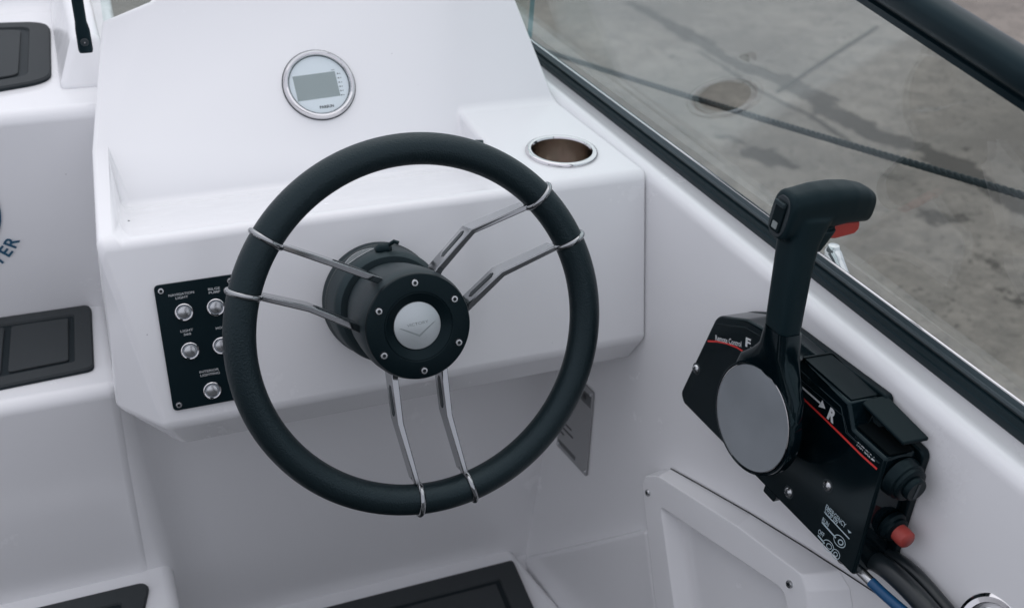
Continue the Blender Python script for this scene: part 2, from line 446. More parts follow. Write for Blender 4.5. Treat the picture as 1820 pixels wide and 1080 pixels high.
STEP_Z = (-.946, -.680, -.430)
def steps():
    mid = [(1.071, -1.5), (1.071, STEP_Z[1]), (1.30, STEP_Z[1]), (1.30, -1.5)]
    up = [(1.257, -1.5), (1.257, STEP_Z[2]), (1.69, STEP_Z[2]), (1.73, -.36), (2.4, -.36), (2.4, -1.5)]
    lo = [(.86, -1.45), (.86, STEP_Z[0]), (1.20, STEP_Z[0]), (1.20, -1.45)]
    v = []; f = []
    for prof, x1 in ((mid, -.010), (up, .06), (lo, .012)):
        n = len(prof); b = len(v)
        v += [(-1.3, y, z) for y, z in prof] + [(x1, y, z) for y, z in prof]
        f += [tuple(range(b, b + n)), tuple(range(b + n, b + 2 * n))] + [(b + i, b + (i + 1) % n, b + n + (i + 1) % n, b + n + i) for i in range(n)]
    o = build('boarding_steps', v, f, GEL, bevel=.015, seg=5)
    tag(o, 'white moulded steps climbing to the bow', kind='structure')
    return o
steps()
def bulkhead():
    v = []; f = []; zs = (-.692, -.75, -.9, -1.1, -1.5); n = 0
    for z in zs:
        xl = -.006 + .085 * (-.766 - z)
        ring = [(wall_x(1.1, z) + .05, 1.10), (xl + .30, 1.102), (xl + .06, 1.102), (xl + .040, 1.1005), (xl + .026, 1.096), (xl + .014, 1.0885), (xl + .006, 1.081), (xl, 1.0755), (xl - .012, 1.0735), (xl - .05, 1.0735)]
        n = len(ring)
        v += [(x, y, z) for x, y in ring]
    for k in range(len(zs) - 1):
        for i in range(n - 1): f.append((k * n + i, k * n + i + 1, (k + 1) * n + i + 1, (k + 1) * n + i))
    o = build('footwell_bulkhead', v, f, GEL); shade(o, 50)
    tag(o, 'white bulkhead under the console', kind='structure')
bulkhead()
def sole():
    # footwell floor and the raised foot platform that carries the mat
    o = build('cockpit_sole', [(-1.3, -1.4, -1.42), (.62, -1.4, -1.42), (.62, 1.3, -1.42), (-1.3, 1.3, -1.42)], [(0, 1, 2, 3)], FOAM, smooth=False)
    tag(o, 'dark foam covered cockpit sole', kind='structure')
    z = -1.086
    A = at_y((915, 985), 1.09); B = at_z((985, 1080), z); B = A + (B - A) * 2.2
    poly = [(.03, 1.12), (A.x, 1.12), (A.x + .004, 1.085), (B.x + .02, B.y), (.03, B.y)]
    v = [(x, y, -1.42) for x, y in poly] + [(x, y, z) for x, y in poly]; n = len(poly)
    o = build('foot_platform', v, [tuple(range(n)), tuple(range(n, 2 * n))] + [(i, (i + 1) % n, n + (i + 1) % n, n + i) for i in range(n)], GEL, bevel=.012, seg=4)
    tag(o, 'white raised foot platform in the footwell', kind='structure')
    # shelf-like toe ledge between the platform and the hull
    a = at_y((950, 985), 1.088); b = at_y((1143, 940), 1.088)
    zz = a.z - .004
    v = [(A.x - .01, 1.12, zz), (.75, 1.12, zz), (.75, .3, zz - .10), (A.x - .01, .3, zz - .10)]
    o = build('footwell_ledge', v, [(0, 1, 2, 3)], GEL, smooth=False)
    tag(o, 'sloping white ledge beside the foot platform', kind='structure')
sole()

# ---------------------------------------------------------------- upper step surround
def surround():
    z0 = STEP_Z[2]
    a = at_z((103, 155), z0); xr = .03
    ax = a.x
    p = [(ax, 1.32), (xr, 1.32), (xr, 1.73), (ax, 1.73)]
    q = [(ax + .024, 1.362), (xr, 1.362), (xr, 1.73), (ax + .02, 1.73)]
    v = [(x, y, z0 - .002) for x, y in p] + [(x, y, z0 + .050) for x, y in q]
    o = build('step_surround', v, [(0, 1, 2, 3), (4, 5, 6, 7), (0, 1, 5, 4), (1, 2, 6, 5), (2, 3, 7, 6), (3, 0, 4, 7)], GEL, bevel=.008, seg=4)
    tag(o, 'raised white moulding between the upper step and the dash', kind='structure')
surround()

# ================================================================== CONSOLE
WC = np.array([.2506, .8149, -.5126])                 # wheel centre
WN = np.array([0, .95015, -.31165]); WN /= np.linalg.norm(WN)   # steering axis, away from the driver
WUP = np.array([0, -WN[2], WN[1]])
FACE0 = WC + .155 * WN                               # steering axis meets the console face here
def face_pt(u, v): return FACE0 + u * np.array([1, 0, 0]) + v * WUP
def console():
    T3 = math.tan(rad(3)); T52 = math.tan(rad(52)); gap = .0016
    zs = lambda y: -.4705 + (y - .9915) * T3
    zd = lambda y: zs(1.2) + (y - 1.2) * T52
    V = {}
    xw = lambda y, z: wall_x(y, z) - gap
    V['F0'] = (-.010, .9915, zs(.9915)); V['F1'] = (.012, .9915, zs(.9915)); V['F2'] = (.418, .9915, zs(.9915))
    V['F3'] = (xw(.9915, -.4705), .9915, zs(.9915))
    V['S0'] = (-.0005, 1.2, zs(1.2)); V['S1'] = (.016, 1.2, zs(1.2)); V['S2'] = (.418, 1.2, zs(1.2)); V['S3'] = (xw(1.2, -.459), 1.2, zs(1.2))
    V['T1'] = (.021, 1.158, zd(1.158)); V['T2'] = (.418, 1.158, zd(1.158))
    g = face_pt(0, -.0941)
    G0 = on_plane((296, 765), FACE0, WN)
    V['G0'] = (G0.x, g[1], g[2]); V['G3'] = (xw(g[1], g[2]), g[1], g[2])
    V['H0'] = (.0395, .955, -.688); V['H3'] = (xw(.955, -.688), .955, -.688)
    V['I0'] = (.02, 1.13, -.715); V['I3'] = (xw(1.13, -.715), 1.13, -.715)
    V['K2'] = (-.0177, 1.0, -.6588); V['K3'] = (-.0177, 1.13, -.70)
    V['D0'] = (.0324, 1.29, zd(1.29)); V['D1'] = (.0862, 1.302, zd(1.302)); V['D2'] = (.17, 1.345, zd(1.345))
    V['DR2'] = (.495, 1.345, zd(1.345)); V['DR'] = (.5235, 1.283, zd(1.283))
    for k, b in (('D0', 'E0'), ('D1', 'E1'), ('D2', 'E2'), ('DR2', 'ER2'), ('DR', 'ER'), ('S0', 'ES0'), ('S3', 'ES3')):
        x, y, z = V[k]; V[b] = (x + (.01 if x < .25 else -.012), y + .12, z - .12)
    V['EK'] = (-.01, 1.32, -.70); V['EI'] = (xw(1.13, -.715), 1.32, -.715)
    names = list(V); ix = {k: i for i, k in enumerate(names)}
    FC = ['F0 G0 G3 F3 F2 F1', 'G0 H0 H3 G3', 'H0 I0 I3 H3', 'F0 K2 G0', 'G0 K2 H0', 'K2 K3 I0 H0',
          'F0 F1 S1 S0', 'F1 T1 S1', 'F1 F2 T2 T1', 'F2 S2 T2', 'F2 F3 S3 S2',
          'S0 S1 T1 T2 S2 S3 DR DR2 D2 D1 D0', 'F0 S0 ES0 EK K3 K2', 'S0 D0 E0 ES0', 'D0 D1 E1 E0', 'D1 D2 E2 E1', 'D2 DR2 ER2 E2', 'DR2 DR ER ER2', 'DR S3 ES3 ER',
          'F3 G3 H3 I3 EI ES3 S3', 'I0 K3 EK EI I3']
    faces = [tuple(ix[n] for n in s.split()) for s in FC]
    big = {'F0 F1': 1, 'F1 F2': 1, 'F2 F3': 1, 'G0 G3': .62, 'F0 G0': .5, 'F0 K2': .5, 'K2 H0': .45, 'G0 K2': .4, 'H0 H3': .35, 'G0 H0': .5,
           'S0 D0': .6, 'D0 D1': .6, 'D1 D2': .6, 'DR S3': .5, 'DR DR2': .5, 'F0 S0': .45, 'F3 S3': .25, 'F3 G3': .2, 'G3 H3': .2,
           'S2 S3': .9, 'F2 S2': .55, 'F1 S1': .7, 'T1 T2': .9, 'F2 T2': .3, 'F1 T1': .9, 'T2 S2': .5, 'T1 S1': .9, 'K2 K3': .4, 'D2 DR2': .5}
    wt = {(ix[k.split()[0]], ix[k.split()[1]]): x for k, x in big.items()}
    root = thing('helm_console', 'white moulded helm console with sloping dash and front face', 'console')
    o = build('console_moulding', [V[n] for n in names], faces, GEL, root, bevel=.013, seg=5, weights=wt)
    # the dark joint where the moulding meets the hull side
    # small drilled hole with dark burr, and the drain stub in the tray end
    c = Vector(on_plane((224, 394), np.array([.1, .9915, -.4705]), np.array([0, math.sin(rad(14.3)), math.cos(rad(14.3))])))
    h = lathe('drilled_hole', [(.0001, .0006), (.0026, .0007), (.0031, .0002)], INK, root, n=14); h.location = c; h.rotation_euler = (rad(-14), 0, .2); h.scale = (1.3, .8, 1)
    c = Vector((.4175, 1.118, -.472))
    h = lathe('drain_stub', [(.0001, .010), (.005, .0095), (.0065, .007), (.0068, -.002)], HUBGREY, root, n=20); h.location = c; h.rotation_euler = (0, rad(-80), 0)
    return root
console()

# ================================================================== STEERING WHEEL
def steering_wheel():
    M = frame(WC, (1, 0, 0), WUP, -WN)
    root = thing('steering_wheel', 'black leather steering wheel with six polished alloy spokes', 'steering wheel', M)
    RC, RT = .1605, .0141
    # rim: one torus
    n, k = 180, 28; v = []; f = []
    for i in range(n):
        a = 2 * math.pi * i / n
        for j in range(k):
            b = 2 * math.pi * j / k; rr = RC + RT * math.cos(b)
            v.append((rr * math.cos(a), rr * math.sin(a), RT * 1.02 * math.sin(b)))
    for i in range(n):
        for j in range(k): f.append((i * k + j, i * k + (j + 1) % k, ((i + 1) % n) * k + (j + 1) % k, ((i + 1) % n) * k + j))
    build('rim', v, f, LEATHER, root)
    # spokes: (rim angle, rim-inner point, bend point, hub point)
    SP = [(141.8, (-.1165, .0925), (-.0735, .0700), (-.0270, .0440)),
          (159.7, (-.1385, .0512), (-.0960, .0325), (-.0495, .0020)),
          (40.6, (.1120, .0965), (.0590, .0800), (.0300, .0460)),
          (22.0, (.1365, .0552), (.0840, .0365), (.0520, .0050)),
          (-97.2, (-.0200, -.1440), (-.0275, -.0860), (-.0235, -.0470)),
          (-79.4, (.0268, -.1440), (.0195, -.0875), (.0245, -.0460))]
    for ang, pe, pb, ph in SP:
        pe, pb, ph = Vector(pe), Vector(pb), Vector(ph)
        # path: hub (deep) -> bend -> rim; blade is tall in z, thin across
        c0 = Vector((ph.x * .75, ph.y * .75, -.040)); c1 = Vector((ph.x, ph.y, -.038)); c2 = Vector((pb.x, pb.y, -.0190)); c3 = Vector((pe.x, pe.y, -.0080))
        ca = Vector((RC * math.cos(rad(ang)), RC * math.sin(rad(ang)), 0))
        pts = [c0, c1, c2, c3]
        hw = [.0032, .0032, .0027, .0024]           # half thickness across
        hz = [.0130, .0130, .0135, .0115]           # half height
        vv = []; ff = []
        for i, p in enumerate(pts):
            t = (pts[min(i + 1, 3)] - pts[max(i - 1, 0)]); t.z = 0; t.normalize(); s = Vector((-t.y, t.x, 0))
            for (a, b) in ((-1, -1), (1, -1), (1, 1), (-1, 1)):
                vv.append(p + s * hw[i] * a + Vector((0, 0, 1)) * hz[i] * b)
        for i in range(3):
            for j in range(4): ff.append((i * 4 + j, i * 4 + (j + 1) % 4, (i + 1) * 4 + (j + 1) % 4, (i + 1) * 4 + j))
        ff += [(0, 1, 2, 3), (12, 13, 14, 15)]
        sp = build('spoke', vv, ff, SPOKE, root, bevel=.0011, seg=3)
        # slot milled in the side of the inner half
        t = (c2 - c1); L = t.length; t.normalize(); up = Vector((0, 0, 1)); up = (up - t * up.dot(t)).normalized(); sd_ = t.cross(up)
        for sgn in (1, -1):
            q = [c1 + t * (L * a) + up * b + sd_ * sgn * .00330 for a, b in ((.30, -.0040), (.86, -.0030), (.92, 0), (.86, .0030), (.30, .0040), (.24, 0))]
            nq = len(q); q2 = [x - sd_ * sgn * .0025 for x in q]
            build('slot', q + q2, [tuple(range(nq)), tuple(range(nq, 2 * nq))] + [(i, (i + 1) % nq, nq + (i + 1) % nq, nq + i) for i in range(nq)], INK, sp, smooth=False)
        # polished clasp ring round the rim
        er = Vector((math.cos(rad(ang)), math.sin(rad(ang)), 0)); P = []
        for i in range(41):
            a = 2 * math.pi * i / 40; P.append(ca + er * (RT + .0001) * math.cos(a) + Vector((0, 0, 1)) * (RT + .0004) * math.sin(a))
        tube('clasp_ring', P, .0027, SPOKE, sp, n=12, cap=False)
        tube('clasp_neck', [c3 - (c3 - c2).normalized() * .004, (c3 + (ca - er * RT)) / 2, ca - er * (RT - .001)], [.0030, .0027, .0024], SPOKE, sp, n=12)
    # hub boss, cover plate, badge
    lathe('hub_boss', [(.046, -.098), (.0485, -.080), (.0505, -.055), (.0515, -.032), (.0508, -.018), (.0493, -.0135)], HUBGREY, root, n=96)
    lathe('cover_plate', [(.0493, -.0135), (.0492, -.0105), (.0484, -.0088), (.0470, -.0082), (.0325, -.0082), (.0318, -.0088), (.0312, -.0084), (.0300, -.0088), (.0225, -.0150), (.0218, -.0152)], SATIN, root, n=96)
    b = lathe('badge', [(.0222, -.0150), (.0220, -.0136), (.0214, -.0132), (.00001, -.0132)], BADGE, root, n=64)
    text('VICTORY', GREYINK, b, flat(.0003, .0008, -.01312, rad(3)), height=.0026, width=.0205, bold=.01)
    cv = [(-.0165, .0004), (0, -.0096), (.0165, .0004), (.0150, .0004), (.0, -.0078), (-.0138, .0000)]
    cv = [(-.0172, -.0004), (-.0015, -.0088), (.0015, -.0088), (.0176, .0018), (.0170, .0000), (.0005, -.0110), (-.0005, -.0110)]
    prism('emblem', [(-.0175, .0002), (0.0008, -.0105), (.0175, .0020), (.0150, .0010), (.0008, -.0083), (-.0150, -.0002)][::1], -.01318, -.01306, GREYINK, b)
    for i in range(6):
        a = rad(90 + 60 * i)
        x, y = .0410 * math.cos(a), .0410 * math.sin(a)
        lathe('bolt_recess', [(.0042, -.00815), (.0040, -.0084)], INK, root, n=24, c=(x, y)).location.z = .0002
        hexbolt(root, x, y, -.0082, .0034)
    return root
steering_wheel()
def helm_base():
    M = frame(WC, (1, 0, 0), WUP, -WN)
    root = thing('steering_helm', 'dark grey round steering helm on the console behind the wheel hub', 'helm', M)
    lathe('bezel', [(.0592, -.1545), (.0592, -.1500), (.0584, -.1480), (.0578, -.140), (.0568, -.112), (.0556, -.106), (.0515, -.102), (.02, -.101)], HUBGREY, root, n=96)
    lathe('trim_ring', [(.0578, -.1425), (.05845, -.1420), (.05845, -.1410), (.0577, -.1405)], mat('helm_trim', (.05, .06, .06), rough=.35), root, n=96)
    # printed crescent on the upper side of the bezel
    def surf(a, z, lift): r = .0578 + (z + .140) / .028 * (-.0010) + lift; return (r * math.cos(a), r * math.sin(a), z)
    for nm, m, lift, g in (('label', mat('label_grey', (.10, .12, .12), rough=.25), .0004, 0), ('label_edge', LETTER, .0003, .0016)):
        v = []; f = []; nn = 20
        for i in range(nn + 1):
            s = i / nn; a = rad(132 - 36 * s); h = .0085 * math.sin(math.pi * s) ** .8
            v += [surf(a, -.128 - h - g, lift), surf(a, -.128 + h * .7 + g, lift)]
        for i in range(nn): f.append((2 * i, 2 * i + 1, 2 * i + 3, 2 * i + 2))
        build(nm, v, f, m, root)
    P = [(.058 * math.cos(rad(a)), .058 * math.sin(rad(a)), -.112) for a in (98, 94, 90, 86, 82)]
    k = tube('tie_knot', P, [.003, .0062, .0055, .0064, .003], RUBBER, root, n=14)
    tube('tie_tail', [(P[3][0], P[3][1] + .003, -.110), (P[3][0] + .006, P[3][1] + .007, -.106), (P[3][0] + .010, P[3][1] + .005, -.104)], .002, RUBBER, root, n=10)
    return root
helm_base()

# ================================================================== SWITCH PANEL
def switch_panel():
    M = frame(FACE0, (1, 0, 0), WUP, -WN)
    root = thing('switch_panel', 'black switch panel with five round push buttons left of the wheel', 'switch panel', M)
    prism('plate', rrect(-.2165, -.1398, -.0775, .0478, .005), .0003, .0032, PANELBLK, root, bevel=.0008, seg=2)
    for x, y in ((-.2106, .0420), (-.1458, .0420), (-.2106, -.0718), (-.1458, -.0718)):
        hexbolt(root, x, y, .0031, .0031, name='screw')
    def button(x, y):
        b = lathe('push_button', [(.0088, .0032), (.0088, .0052), (.0084, .0060), (.0078, .0063), (.0070, .0061), (.0066, .0052)], CHROME, root, n=36, c=(x, y))
        lathe('light_ring', [(.0067, .0053), (.0066, .0058), (.0058, .0058), (.0057, .0053)], RING, b, n=32, c=(x, y))
        lathe('cap', [(.0057, .0050), (.0056, .0066), (.0052, .0069), (.00001, .0069)], STEEL, b, n=32, c=(x, y))
    for x, y in ((-.1926, .0186), (-.1626, .0186), (-.1926, -.0200), (-.1626, -.0200), (-.1776, -.0630)): button(x, y)
    def lab(s, x, y, wd):
        text(s, LETTER, root, flat(x, y, .0034), height=.0023, width=wd, bold=.012)
    lab('NAVIGATION', -.1924, .0353, .0238); lab('LIGHT', -.1924, .0318, .0118)
    lab('BILGE', -.1616, .0356, .0112); lab('PUMP', -.1616, .0322, .0108)
    lab('LIGHT', -.1926, -.0010, .0118); lab('360', -.1926, -.0046, .0070)
    lab('HORN', -.1600, -.0035, .0108)
    lab('INTERIOR', -.1776, -.0442, .0186); lab('LIGHTING', -.1772, -.0478, .0186)
switch_panel()

# ================================================================== GAUGE
def gauge():
    q = rad(52); ex = np.array([1., 0, 0]); ey = np.array([0, math.cos(q), math.sin(q)]); ez = np.cross(ex, ey)
    zsh = -.4705 + (1.2 - .9915) * math.tan(rad(3))
    c = on_plane((567, 151.5), np.array([0, 1.2, zsh]), ez)
    M = frame(np.array(c), ex, ey, ez)
    root = thing('gauge', 'round digital gauge with polished bezel on the sloping dash', 'gauge', M)
    lathe('bezel', [(.0418, .0002), (.0418, .0022), (.0408, .0046), (.0388, .0058), (.0368, .0054), (.0352, .0034), (.0346, .0012)], CHROME, root, n=96)
    lathe('base_shade_ring', [(.0427, .0001), (.0427, .0010), (.0416, .0012)], INK, root, n=96)  # dark ring painted in for the dark reflections the chrome lacks
    lathe('inner_shade_ring', [(.0352, .0036), (.0347, .0030), (.0345, .0015)], GREYSEAL, root, n=96)  # shadow gap inside the bezel, put in as a darker ring
    prism('dial', circle(.0362, 64), .0004, .0014, FACEBLUE, root)
    a = rad(2.5)
    sc = prism('lcd_screen', [(-.0285, -.0165), (.0215, -.0165), (.0215, .0135), (-.0285, .0135)], .00145, .0017, LCD, root)
    R = Matrix.Rotation(a, 4, 'Z'); sc.data.transform(R)
    text('PARSUN', INK, root, flat(.004, -.0285, .0017, a), height=.0032, width=.0165, bold=.03)
    for i in range(6):
        y = .0105 - i * .0052
        prism('scale_mark', [(.0230, y), (.0246, y), (.0246, y + .0013), (.0230, y + .0013)], .0014, .0016, INK, root)
        prism('scale_mark', [(.0256, y + .0003), (.0272, y + .0003), (.0272, y + .0010), (.0256, y + .0010)], .0014, .0016, INK, root)
    prism('scale_mark', [(.0170, .0158), (.0210, .0160), (.0210, .0165), (.0170, .0163)], .0014, .0016, INK, root)
    # clear cover glass
    g = prism('cover_glass', circle(.0361, 64), .0026, .0032, LENS, root)
gauge()

# ================================================================== CUP HOLDER
def cup_holder():
    t = rad(3); ex = np.array([1., 0, 0]); ey = np.array([0, math.cos(t), math.sin(t)]); ez = np.cross(ex, ey)
    c = on_plane((998, 270.5), np.array([0, .9915, -.4705]), ez)
    root = thing('cup_holder', 'polished steel cup holder let into the console shelf', 'cup holder', frame(np.array(c), ex, ey, ez))
    # opening: the cup stands a few millimetres above the shelf, its inside is open
    lathe('flange', [(.0415, .0002), (.0415, .0016), (.0402, .0036), (.0380, .0044), (.0350, .0036), (.0340, .0015)], CHROME, root, n=96)
    return root, c, (ex, ey, ez)
cupr, cupc, cupax = cup_holder()
# sink a real hole in the shelf for it
def cup_hole():
    con = bpy.data.objects['console_moulding']
    me = bpy.data.meshes.new('cutter'); bm = bmesh.new()
    bmesh.ops.create_cone(bm, cap_ends=True, segments=64, radius1=.0385, radius2=.0385, depth=.16); bm.to_mesh(me); bm.free()
    cut = bpy.data.objects.new('cutter', me); COL.objects.link(cut)
    cut.matrix_world = frame(np.array(cupc), *cupax)
    md = con.modifiers.new('hole', 'BOOLEAN'); md.operation = 'DIFFERENCE'; md.object = cut; md.solver = 'EXACT'
    dg = bpy.context.evaluated_depsgraph_get(); dg.update()
    new = bpy.data.meshes.new_from_object(con.evaluated_get(dg)); con.modifiers.clear(); con.data = new
    bpy.data.objects.remove(cut)
    lathe('cup', [(.0342, .0018), (.0338, -.003), (.0335, -.050), (.0310, -.054), (.00001, -.054)], CUPSTEEL, cupr, n=96)
cup_hole()

# ================================================================== SIDE WINDSCREEN
def windscreen():
    sa = np.array(at_z((950, 76), -.430)); sb = np.array(at_z((1820, 718), -.478))
    d = (sa - sb) / np.linalg.norm(sa - sb); l = rad(10); up = np.array([-math.sin(l), 0, math.cos(l)])
    n = np.cross(d, up); n /= np.linalg.norm(n)            # points outboard/inboard
    if n[0] < 0: n = -n
    root = thing('side_windscreen', 'tinted side windscreen pane in black frame above the gunwale', 'windscreen')
    fa = np.array(on_plane((1525, 0), sa, n)); fb = np.array(on_plane((1820, 195), sa, n)); fd = (fa - fb) / np.linalg.norm(fa - fb)
    A = sa + d * .35; B = sb - d * .9
    # glass: between the channel and the top frame
    TA = fa + fd * 1.15; TB = fb - fd * .40
    B2 = sb - d * .62
    q = [A - up * .012, B2 - up * .012, TB, TA]; th = n * .005
    v = [tuple(p) for p in q] + [tuple(p + th) for p in q]
    build('pane', v, [(0, 1, 2, 3), (4, 5, 6, 7), (0, 1, 5, 4), (1, 2, 6, 5), (2, 3, 7, 6), (3, 0, 4, 7)], GLASS, root, smooth=False)
    # bottom channel: black extrusion, groove, grey seal, bright edge of the seal
    ba = np.array(at_z((967, 120), -.455)); bb = np.array(at_z((1820, 787), -.510)); bd = (ba - bb) / np.linalg.norm(ba - bb)
    def prof_sweep(name, offs, m):
        # offs: (s, t): s fraction from channel foot to glass foot, t outward shift
        v = []; f = []; k = len(offs); N = 14
        for i in range(N + 1):
            t = i / N
            P = (bb - bd * .9) * (1 - t) + (ba + bd * .40) * t; Q = (sb - d * .9) * (1 - t) + (sa + d * .40) * t
            for s, o in offs: v.append(tuple(P + (Q - P) * s + n * o))
        for i in range(N):
            for j in range(k): f.append((i * k + j, i * k + (j + 1) % k, (i + 1) * k + (j + 1) % k, (i + 1) * k + j))
        f += [tuple(range(k)), tuple(range(N * k, (N + 1) * k))]
        return shade(build(name, v, f, m, root), 30)
    prof_sweep('bottom_channel', [(-.12, .0), (.0, -.0015), (.08, -.0026), (.30, -.0030), (.34, -.0022), (.52, -.0022), (.56, .0005), (.56, .012), (-.12, .012)], ALU_BLACK)
    prof_sweep('glazing_groove', [(.50, .0006), (.70, .0006), (.70, .011), (.50, .011)], INK)
    prof_sweep('glazing_seal', [(.66, .0010), (.69, -.0016), (.80, -.0022), (.82, -.0014), (.95, -.0012), (.985, -.0006), (.985, .0), (.66, .0045)], GREYSEAL)
    prof_sweep('bright_bead', [(.985, -.0010), (1.03, -.0012), (1.045, -.0002), (1.0, -.0001)], CHROME)
    # top frame: fat black tube with a grooved glazing channel below it
    def tri(dist): return fa + fd * dist
    n2 = n; e = np.cross(fd, n2); e = e if e[2] > 0 else -e
    N = 16
    def fsweep(name, offs, m, sharp=30):
        v = []; f = []; k = len(offs)
        for i in range(N + 1):
            P = (fb - fd * .42) * (1 - i / N) + TA * (i / N)
            for a, b in offs: v.append(tuple(P + e * a + n2 * b))
        for i in range(N):
            for j in range(k): f.append((i * k + j, i * k + (j + 1) % k, (i + 1) * k + (j + 1) % k, (i + 1) * k + j))
        f += [tuple(range(k)), tuple(range(N * k, (N + 1) * k))]
        return shade(build(name, v, f, m, root), sharp)
    fsweep('top_seal', [(0, -.0018), (.0062, -.0026), (.0070, -.001), (.0070, .007), (0, .007)], GREYSEAL if False else ALU_BLACK)
    fsweep('top_groove', [(.0070, .0010), (.0110, .0010), (.0110, .006), (.0070, .006)], INK)
    prof = []
    for i in range(28):
        a = 2 * math.pi * i / 28; ca, sa_ = math.cos(a), math.sin(a)
        prof.append((.0228 + .0128 * math.copysign(abs(sa_) ** .8, sa_), .004 + .0125 * math.copysign(abs(ca) ** .8, ca)))
    fsweep('top_frame', prof, ALU_BLACK, 60)
    return sa, sb, d, n
GS = windscreen()
def front_screen():
    root = thing('front_windscreen', 'clear front windscreen pane beyond the dash top', 'windscreen')
    a = at_y((238, 20), 1.50); 
    x0, x1 = at_y((172, 10), 1.50).x, at_y((931, 10), 1.50).x
    v = [(x0, 1.50, -.62), (x1, 1.50, -.62), (x1 - .01, 1.42, -.05), (x0 + .01, 1.42, -.05)]
    t = Vector((0, .008, .001)); v2 = [tuple(Vector(p) + t) for p in v]
    build('pane', v + v2, [(0, 1, 2, 3), (4, 5, 6, 7)], GLASS, root, smooth=False)
    r = Vector((.0008, 0, 0))
    build('pane_edge', [tuple(Vector(v[1]) + r), tuple(Vector(v2[1]) + r + Vector((.011, 0, 0))), tuple(Vector(v2[2]) + r + Vector((.011, 0, 0))), tuple(Vector(v[2]) + r)], [(0, 1, 2, 3)], EDGE, root, smooth=False)
front_screen()
def post():
    z = STEP_Z[2] + .050
    f = at_z((153, 92), z)
    root = thing('windscreen_post', 'black vertical windscreen post standing left of the dash', 'post', Matrix.Translation(f))
    v = []; secs = ((0, .0070, .006, 0), (.003, .0078, .007, 0), (.024, .0076, .007, 0), (.034, .0062, .006, -.0005), (.40, .0068, .006, 0))
    for h, a, b, dx in secs:
        v += [(x + dx, y, h) for x, y in round_poly([(-a, -b), (a, -b), (a, b), (-a, b)], .004, 3)]
    k = len(v) // len(secs); F = []
    for i in range(len(secs) - 1):
        for j in range(k): F.append((i * k + j, i * k + (j + 1) % k, (i + 1) * k + (j + 1) % k, (i + 1) * k + j))
    F += [tuple(range(k)), tuple(range((len(secs) - 1) * k, len(secs) * k))]
    shade(build('bar', v, F, ALU_BLACK, root), 40)
    s = lathe('pin', [(.0045, 0), (.004, .001), (.0025, .0014), (.00001, .0014)], INK, root, n=16); s.location = (0, -.0083, .013); s.rotation_euler = (rad(90), 0, 0)
    s2 = lathe('pin_tip', [(.0012, .0016), (.0009, .0026), (.00001, .0026)], STEEL, s, n=10)
post()

# ================================================================== MATS
def mat_pad(name, label, corners, z, panels, r=.02, border=.02, groove=.005, group='dark foam step mats'):
    """corners: 4 world xy points (near-left, near-right, far-right, far-left)"""
    root = thing(name, label, 'mat', None, group)
    base = round_poly([tuple(c) for c in corners], r, 6)
    prism('backing', base, z + .0002, z + .0032, FOAMGRV, root, bevel=.0008, seg=2)
    # border ring
    def inset(pts, dd):
        out = []; n = len(pts)
        for i in range(n):
            p, a, b = [Vector(pts[j % n]).to_2d() for j in (i, i - 1, i + 1)]
            e1 = (p - a).normalized(); e2 = (b - p).normalized(); n1 = Vector((-e1.y, e1.x)); n2 = Vector((-e2.y, e2.x))
            m_ = (n1 + n2); m_ = m_ / max(m_.length_squared / 2, 1e-6); out.append(tuple(p + m_ * dd))
        return out
    o1 = round_poly(inset(corners, .0005), r, 6); i1 = round_poly(inset(corners, border), r * .45, 6); n = len(o1)
    v = [(x, y, z + .0034) for x, y in o1] + [(x, y, z + .0060) for x, y in inset(o1, .0012)] + [(x, y, z + .0060) for x, y in inset(i1, -.0012)] + [(x, y, z + .0034) for x, y in i1]
    F = []
    for k in range(3):
        for i in range(n): F.append((k * n + i, k * n + (i + 1) % n, (k + 1) * n + (i + 1) % n, (k + 1) * n + i))
    shade(build('border', v, F, FOAM, root), 40)
    C = [Vector(c).to_2d() for c in inset(corners, border + groove)]
    def bl(s, t): return tuple((C[0] * (1 - s) + C[1] * s) * (1 - t) + (C[3] * (1 - s) + C[2] * s) * t)
    for s0, s1 in panels:
        pp = round_poly([bl(s0, 0), bl(s1, 0), bl(s1, 1), bl(s0, 1)], r * .35, 5)
        prism('pad', pp, z + .0033, z + .0060, FOAM, root, bevel=.001, seg=2)
    return root
def xy(p, z): q = at_z(p, z); return (q.x, q.y)
def extend(a, b, L): a = Vector(a); b = Vector(b); return tuple(a + (b - a).normalized() * L)
z = STEP_Z[1]; nr, fr = xy((168, 660), z), xy((163, 547), z)
nl, fl = extend(nr, xy((0, 694), z), .55), extend(fr, xy((0, 571), z), .55)
mat_pad('step_mat', 'dark foam mat on the middle step left of the console', [nl, nr, fr, fl], z, [(0, .285), (.30, .58), (.595, .72), (.735, .86), (.875, 1)], r=.010, border=.020, groove=.006)
z = STEP_Z[2]; nr, fr = xy((92, 148), z), xy((90, 45), z)
nl, fl = extend(nr, xy((0, 164), z), .55), extend(fr, xy((0, 48), z), .55)
mat_pad('step_mat', 'dark foam mat on the top step beside the black post', [nl, nr, fr, fl], z, [(0, .48), (.5, 1)], r=.040, border=.026, groove=.010)
z = STEP_Z[0]; fr = xy((268, 1036), z); fl = extend(fr, xy((85, 1080), z), .6)
dv = Vector(xy((250, 1120), z)) - Vector(fr); nr = tuple(Vector(fr) + dv.normalized() * .13); nl = (fl[0], fl[1] - .13)
mat_pad('step_mat', 'dark foam mat on the lowest step at the lower left', [nl, nr, fr, fl], z, [(0, 1)], r=.012, border=.026, groove=.006)
z = -1.086; fr = xy((912, 998), z); fl = extend(fr, xy((590, 1080), z), .40)
dv = Vector(xy((948, 1080), z)) - Vector(fr); nr = tuple(Vector(fr) + dv.normalized() * .35); nl = (fl[0], fl[1] - .33)
